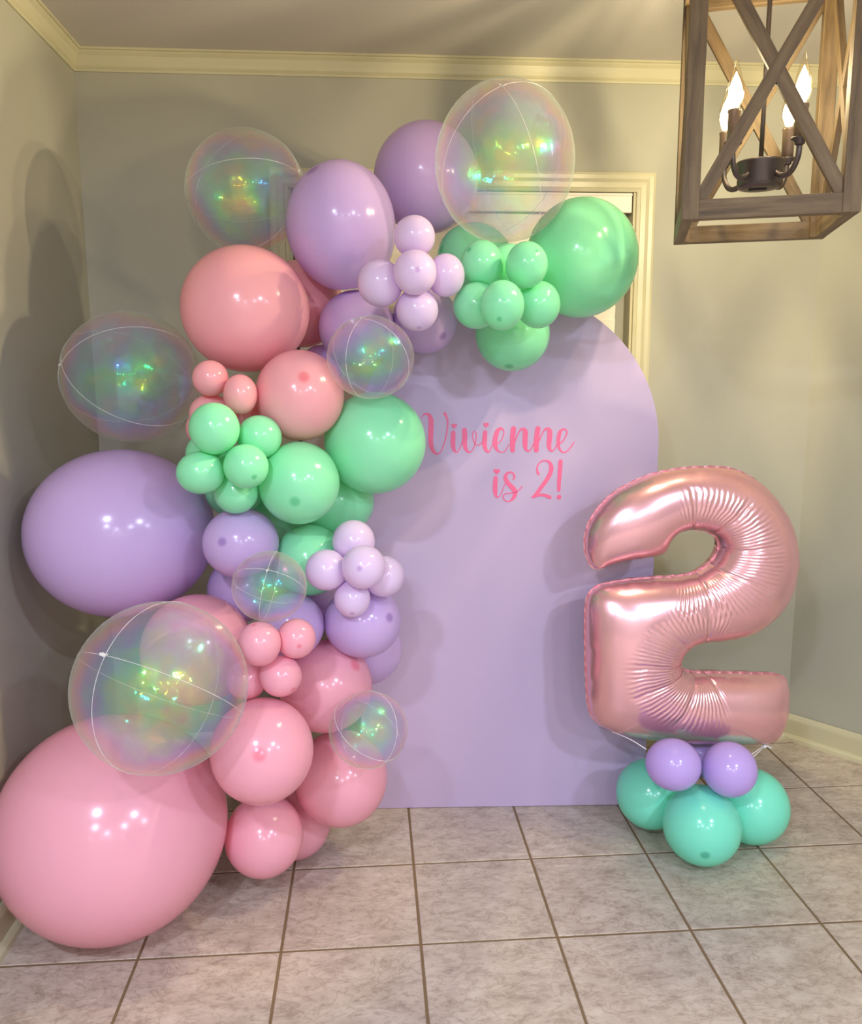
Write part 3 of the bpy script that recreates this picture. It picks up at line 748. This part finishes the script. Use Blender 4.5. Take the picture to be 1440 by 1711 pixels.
ROLLS = {'C1': 0.1, 'C2': 0.85, 'C3': 0.8, 'C4': 0.1, 'C5': 0.1, 'C6': 0.15, 'C7': 0.1}
def inside_other(i, p):
    for j in range(len(BAL)):
        if j != i and np.linalg.norm(p - CEN[j]) < RAD[j] + 0.008: return True
    return p[2] < 0.01 or p[0] < LW + 0.01 or p[1] > BW - 0.01
for i, bl in enumerate(BAL):
    nm, kind = bl[0], bl[1]; c = CEN[i]
    label, group = LABELS[nm]
    if kind == 'clear':
        ax = POLE[nm]; V = shape(i, unit, ax)
        o = pydata('bubble_balloon', V, faces, M_bubble, None, True, tuple(c)); tag(o, label, 'balloon', group)
        for q in range(2):
            a = math.pi / 2 * q + ROLLS[nm]
            ring = [(math.sin(t) * math.cos(a), math.sin(t) * math.sin(a), math.cos(t)) for t in np.linspace(0, 2 * math.pi, 72, endpoint=False)]
            P = shape(i, ring, ax, 1.003)
            s = tube('seam', P, [0.0005 + 0.0005 * abs(math.sin(k * 2.4 + q)) for k in range(72)], M_seam, o, 5, closed=True)
        ring = shape(i, [(0, 0, 1)], ax, 1.0)[0]; n = Vector(ring).normalized(); rng = random.Random(nm)
        bm = bmesh.new()
        for q in range(5):
            d = Vector((rng.uniform(-1, 1), rng.uniform(-1, 1), rng.uniform(-1, 1))); d = (d - n * d.dot(n)).normalized(); e = n.cross(d)
            b0 = Vector(ring); L = RAD[i] * rng.uniform(0.035, 0.07)
            vs = [bm.verts.new(b0 + d * L * x + e * L * 0.35 * y + n * L * z) for x, y, z in ((0, -1, 0.02), (1, -0.6, 0.5), (1.1, 0.6, 0.35), (0, 1, 0.02))]
            top = [bm.verts.new(v.co + n * 0.0006) for v in vs]
            bm.faces.new(vs); bm.faces.new(top[::-1])
            for k in range(4): bm.faces.new((vs[k], vs[(k + 1) % 4], top[(k + 1) % 4], top[k]))
        mesh_obj('valve_tab', bm, M_seam, o)
    else:
        rng = random.Random(nm)
        if nm in CROWN: ax = np.array(CROWN[nm])
        else:
            f = -basis(i)[2]; ax = f + np.array((rng.uniform(-1, 1), rng.uniform(-0.3, 0.3), rng.uniform(-1, 1))) * 0.45
        ax = ax / np.linalg.norm(ax)
        V = shape(i, unit, ax, 1.0, 0.10)
        o = pydata('latex_balloon', V, faces, LATEX[kind], None, True, tuple(c)); tag(o, label, 'balloon', group)
        at = o.data.attributes.new('crown', 'FLOAT', 'POINT'); at.data.foreach_set('value', [float(x) if nm in CROWN else 0.0 for x in unit[:, 2]])
        tip = V[-1]; n = -ax
        if not inside_other(i, c + tip + n * 0.012):
            k = min(1.0, RAD[i] / 0.09); q = Vector(n); M = q.to_track_quat('Z', 'Y').to_matrix().to_4x4()
            prof = [(0.010 * k, -0.006), (0.006 * k, 0.002), (0.0045 * k, 0.006 * k), (0.0085 * k, 0.009 * k), (0.009 * k, 0.013 * k), (0.004 * k, 0.015 * k), (0.007 * k, 0.021 * k), (0.0075 * k, 0.022 * k)]
            kn = lathe('knot', prof, LATEX[kind], o, 10); kn.data.transform(Matrix.Translation(Vector(tip)) @ M)
            kn['label'] = 'tied latex knot'

# ------------------------------------------------------------------ the foil number two
def foil_two():
    base = tag(empty('number_balloon', (0.95, 2.21, 0.2906)), 'large rose pink foil balloon in the shape of the number two', 'balloon')
    P = np.array([p[:2] for p in catmull([(a / 1000, b / 1000) for a, b in TWO], 4, True)])
    # resample evenly
    d = np.r_[0, np.cumsum(np.hypot(*np.diff(np.r_[P, P[:1]], axis=0).T))]; L = d[-1]; N = int(L / 0.0055)
    t = np.linspace(0, L, N, endpoint=False); Q = np.r_[P, P[:1]]
    P = np.stack([np.interp(t, d, Q[:, 0]), np.interp(t, d, Q[:, 1])], 1)
    h = 0.005; x0, z0 = P.min(0) - 2 * h; nx = int(np.ptp(P[:, 0]) / h) + 5; nz = int(np.ptp(P[:, 1]) / h) + 5
    gx = x0 + np.arange(nx) * h; gz = z0 + np.arange(nz) * h; X, Z = np.meshgrid(gx, gz)
    ins = np.zeros(X.shape, bool)
    for k in range(N):
        a, b = P[k], P[(k + 1) % N]
        if a[1] == b[1]: continue
        m = ((a[1] > Z) != (b[1] > Z)); xi = (b[0] - a[0]) * (Z - a[1]) / (b[1] - a[1]) + a[0]; ins ^= m & (X < xi)
    dist = np.full(X.shape, 9.0)
    for k in range(N): dist = np.minimum(dist, np.hypot(X - P[k, 0], Z - P[k, 1]))
    u = np.zeros(X.shape)
    for it in range(1500):
        u[1:-1, 1:-1] = 0.25 * (u[:-2, 1:-1] + u[2:, 1:-1] + u[1:-1, :-2] + u[1:-1, 2:] + h * h); u[~ins] = 0
    def samp(arr, x, z):
        fx = np.clip((x - x0) / h, 0, nx - 1.001); fz = np.clip((z - z0) / h, 0, nz - 1.001); ix, iz = fx.astype(int), fz.astype(int); a, b = fx - ix, fz - iz
        return arr[iz, ix] * (1 - a) * (1 - b) + arr[iz, ix + 1] * a * (1 - b) + arr[iz + 1, ix] * (1 - a) * b + arr[iz + 1, ix + 1] * a * b
    pts = [tuple(p) for p in P]
    tg = np.roll(P, -1, 0) - np.roll(P, 1, 0); tg /= np.hypot(*tg.T)[:, None]; nrm = np.stack([-tg[:, 1], tg[:, 0]], 1)
    area = 0.5 * np.sum(P[:, 0] * np.roll(P[:, 1], -1) - np.roll(P[:, 0], -1) * P[:, 1])
    inward = nrm * (1 if area > 0 else -1)
    for off in (0.0015, 0.004, 0.008):
        q = P + inward * off
        ok = samp(dist, q[:, 0], q[:, 1]) > off * 0.55
        pts += [tuple(p) for p, k in zip(q, ok) if k]
    m = ins & (dist > 0.0115)
    jj = np.argwhere(m)
    pts += [(gx[b] , gz[a]) for a, b in jj if (a + b) % 2 == 0]
    res = delaunay_2d_cdt([Vector(p) for p in pts], [], [list(range(N))], 1, 1e-7)
    V2 = np.array([(v.x, v.y) for v in res[0]]); T = [tuple(f) for f in res[2]]
    on = np.array([any(o < N for o in og) if og else False for og in res[3]])
    dv = np.full(len(V2), 9.0)
    for k in range(N): dv = np.minimum(dv, np.hypot(V2[:, 0] - P[k, 0], V2[:, 1] - P[k, 1]))
    uu = np.maximum(samp(u, V2[:, 0], V2[:, 1]), 0)
    uu = np.where(dv < 0.009, np.maximum(uu, dv * 0.055), uu)
    ht = 0.88 * np.sqrt(2 * uu) ; ht[on] = 0
    n = len(V2)
    V = [(a, -hh, b) for (a, b), hh in zip(V2, ht)]; back = {}
    for k in range(n):
        if on[k]: back[k] = k
        else: back[k] = len(V); V.append((V2[k, 0], ht[k], V2[k, 1]))
    F = []
    for f in T:
        a, b, c = (V2[q] for q in f[:3])
        ccw = (b[0] - a[0]) * (c[1] - a[1]) - (b[1] - a[1]) * (c[0] - a[0]) > 0
        f = f if ccw else f[::-1]
        F.append(f); F.append(tuple(back[q] for q in f)[::-1])
    bm = bmesh.new(); vs = [bm.verts.new(v) for v in V]
    for f in F:
        try: bm.faces.new([vs[a] for a in f])
        except ValueError: pass
    mesh_obj('foil_body', bm, M_foil, base, True)
    # crimped seam running round the whole outline
    VV = []; FF = []
    for k in range(N):
        o = -inward[k]; wob = 0.0008 * math.sin(k * 1.1)
        a = P[k] - o * 0.002; b = P[k] + o * (0.0034 + 0.0006 * math.sin(k * 0.8))
        VV += [(a[0], -0.0004, a[1]), (b[0], wob - 0.0004, b[1]), (b[0], wob + 0.0004, b[1]), (a[0], 0.0004, a[1])]
    for k in range(N):
        q = (k + 1) % N
        for s in range(4): r = (s + 1) % 4; FF.append((4 * k + s, 4 * k + r, 4 * q + r, 4 * q + s))
    bm = bmesh.new(); vs = [bm.verts.new(v) for v in VV]
    for f in FF: bm.faces.new([vs[a] for a in f])
    e = mesh_obj('crimped_seam', bm, M_foil_edge, base, False); e['label'] = 'puckered darker pink seam edge'
    def rib(pts): 
        P2 = catmull(pts, 5); return tube('ribbon_tie', [Vector(p) - Vector((0.95, 2.21, 0.2906)) for p in P2], 0.0016, M_ribbon, base, 6)
    for r in (rib([(0.6785, 2.205, 0.3446), (0.712, 2.14, 0.350), (0.744, 2.088, 0.342)]),
              rib([(1.137, 2.20, 0.288), (1.085, 2.13, 0.308), (1.036, 2.07, 0.325)]), rib([(1.137, 2.20, 0.285), (1.087, 2.13, 0.302), (1.039, 2.068, 0.318)])):
        r['label'] = 'white ribbon tie'
    bm = bmesh.new()
    bmesh.ops.create_icosphere(bm, subdivisions=2, radius=0.006); bmesh.ops.translate(bm, vec=(0.187, -0.012, -0.006), verts=bm.verts)
    k = mesh_obj('ribbon_knot', bm, M_ribbon, base, True)
    tube('ribbon_tail', [(0.187, -0.012, -0.006), (0.196, -0.016, -0.004), (0.205, -0.018, -0.010)], 0.0022, M_ribbon, base, 6)
foil_two()

# ------------------------------------------------------------------ lantern chandelier
LC = Vector((0.836, 1.793, 1.663)); LS = 0.33; LH = 0.545; LROT = math.radians(-17.8)
lan = tag(empty('lantern_chandelier', LC, LROT), 'square wooden lantern chandelier with X braced sides and four candle bulbs', 'chandelier')
h = LS / 2; pw = 0.034
for sx in (-1, 1):
    for sy in (-1, 1):
        o = box('post', (0, 0, 0), (LH, pw, pw), M_wood, lan, 0.0015); o.location = (sx * (h - pw / 2), sy * (h - pw / 2), LH / 2); o.rotation_euler = (0, math.pi / 2, 0)
inn = LS - 2 * pw; rt, rh = 0.022, 0.038
for z in (rh / 2, LH - rh / 2):
    for s in (-1, 1):
        box('rail', (0, s * (h - rt / 2 - 0.001), z), (inn + 0.001, rt, rh), M_wood, lan, 0.0012)
        o = box('rail', (0, 0, 0), (inn + 0.001, rt, rh), M_wood, lan, 0.0012); o.location = (s * (h - rt / 2 - 0.001), 0, z); o.rotation_euler = (0, 0, math.pi / 2)
# X braces: one runs through, the other is two halves butted against it
zl, zh = rh, LH - rh; dz = zh - zl; Ld = math.hypot(inn, dz); an = math.atan2(dz, inn); bw, bt = 0.026, 0.014
for side in range(4):
    R = Matrix.Rotation(side * math.pi / 2, 4, 'Z')
    for sg in (1, -1):
        for half in ((0,) if sg == 1 else (-1, 1)):
            bm = bmesh.new(); L = Ld + 0.004 if sg == 1 else Ld / 2 - bw * 0.2
            add_box(bm, (0, 0, 0), (L, bt if sg == 1 else bt - 0.001, bw), 0.001)
            off = half * (Ld / 4 + bw * 0.1)
            bmesh.ops.translate(bm, vec=(off, 0, 0), verts=bm.verts)
            TM = R @ Matrix.Translation((0, -(h - bt / 2 - 0.004), LH / 2)) @ Matrix.Rotation(-sg * an, 4, 'Y')
            iv = Matrix.Rotation(sg * an, 3, 'Y')
            # trim to the opening
            for co, no in (((-inn / 2 + 0.0005, 0, 0), (-1, 0, 0)), ((inn / 2 - 0.0005, 0, 0), (1, 0, 0)), ((0, 0, -dz / 2 + 0.0005), (0, 0, -1)), ((0, 0, dz / 2 - 0.0005), (0, 0, 1))):
                r = bmesh.ops.bisect_plane(bm, geom=bm.verts[:] + bm.edges[:] + bm.faces[:], plane_co=iv @ Vector(co), plane_no=iv @ Vector(no), clear_outer=True)
                ed = [g_ for g_ in r['geom_cut'] if isinstance(g_, bmesh.types.BMEdge)]
                if ed: bmesh.ops.holes_fill(bm, edges=ed)
            o = mesh_obj('cross_brace', bm, M_wood, lan); o.matrix_local = TM
# hanging rod, top bar, chain and canopy
box('top_bar', (0, 0, LH - 0.012), (LS - 2 * rt - 0.006, 0.03, 0.02), M_wood, lan, 0.001)
HZ = 0.084
tube('rod', [(0, 0, HZ + 0.056), (0, 0, LH - 0.023)], 0.005, M_iron, lan, 10)
tube('stem', [(0, 0, LH - 0.001), (0, 0, CEIL - LC.z - 0.024)], 0.006, M_iron, lan, 10)
lathe('canopy', [(0.012, -0.03), (0.05, -0.022), (0.06, -0.008), (0.062, -0.001)], M_iron, lan, 32, (0, 0, CEIL - LC.z))
hub = lathe('hub', [(0.030, 0.0), (0.042, 0.002), (0.046, 0.010), (0.046, 0.046), (0.049, 0.050), (0.049, 0.055), (0.020, 0.056)], M_iron, lan, 32, (0, 0, HZ))
sl = box('slot', (0, 0, 0), (0.036, 0.010, 0.003), M_black, hub); sl.location = (-0.004, -0.004, -0.0008)
for a0 in (34, 112, 213, 288):
    a = math.radians(a0) - LROT; d = Vector((math.cos(a), math.sin(a), 0)); rr = 0.104
    P = catmull([d * 0.044 + Vector((0, 0, HZ + 0.026)), d * 0.064 + Vector((0, 0, HZ + 0.014)), d * 0.086 + Vector((0, 0, HZ + 0.018)), d * 0.101 + Vector((0, 0, HZ + 0.040)), d * rr + Vector((0, 0, HZ + 0.064))], 5)
    tube('arm', P, 0.0058, M_iron, lan, 10)
    zb = HZ + 0.064
    lathe('candle_cup', [(0.006, -0.001), (0.010, 0.002), (0.010, 0.006), (0.017, 0.010), (0.018, 0.014), (0.012, 0.0145)], M_iron, lan, 20, d * rr + Vector((0, 0, zb)))
    lathe('candle_sleeve', [(0.0125, 0.015), (0.0125, 0.070), (0.0135, 0.072), (0.0135, 0.076), (0.010, 0.0765)], M_sleeve, lan, 20, d * rr + Vector((0, 0, zb)))
    zt = zb + 0.077
    bulb = lathe('bulb', [(0.008, 0.0), (0.010, 0.006), (0.0145, 0.018), (0.0165, 0.030), (0.0155, 0.044), (0.012, 0.060), (0.0075, 0.076), (0.004, 0.088), (0.002, 0.096), (0.0006, 0.099)], M_glass, lan, 20, d * rr + Vector((0, 0, zt)))
    fl = lathe('filament', [(0.006, 0.004), (0.011, 0.014), (0.0145, 0.026), (0.0135, 0.038), (0.009, 0.052), (0.003, 0.066), (0.0005, 0.072)], M_filament, bulb, 14); fl['label'] = 'glowing core of the bulb'
    l = bpy.data.lights.new('bulb_light', 'POINT'); l.energy = BULB_POWER; l.color = WARM; l.shadow_soft_size = 0.012
    l.use_nodes = True; nt = l.node_tree; em = nt.nodes['Emission']; fo = nt.nodes.new('ShaderNodeLightFalloff')
    fo.inputs['Strength'].default_value = 1.0; fo.inputs['Smooth'].default_value = 0.05; nt.links.new(fo.outputs['Linear'], em.inputs['Strength'])
    lo = bpy.data.objects.new('bulb_light', l); COL.objects.link(lo); lo.parent = bulb; lo.location = (0, 0, 0.078)
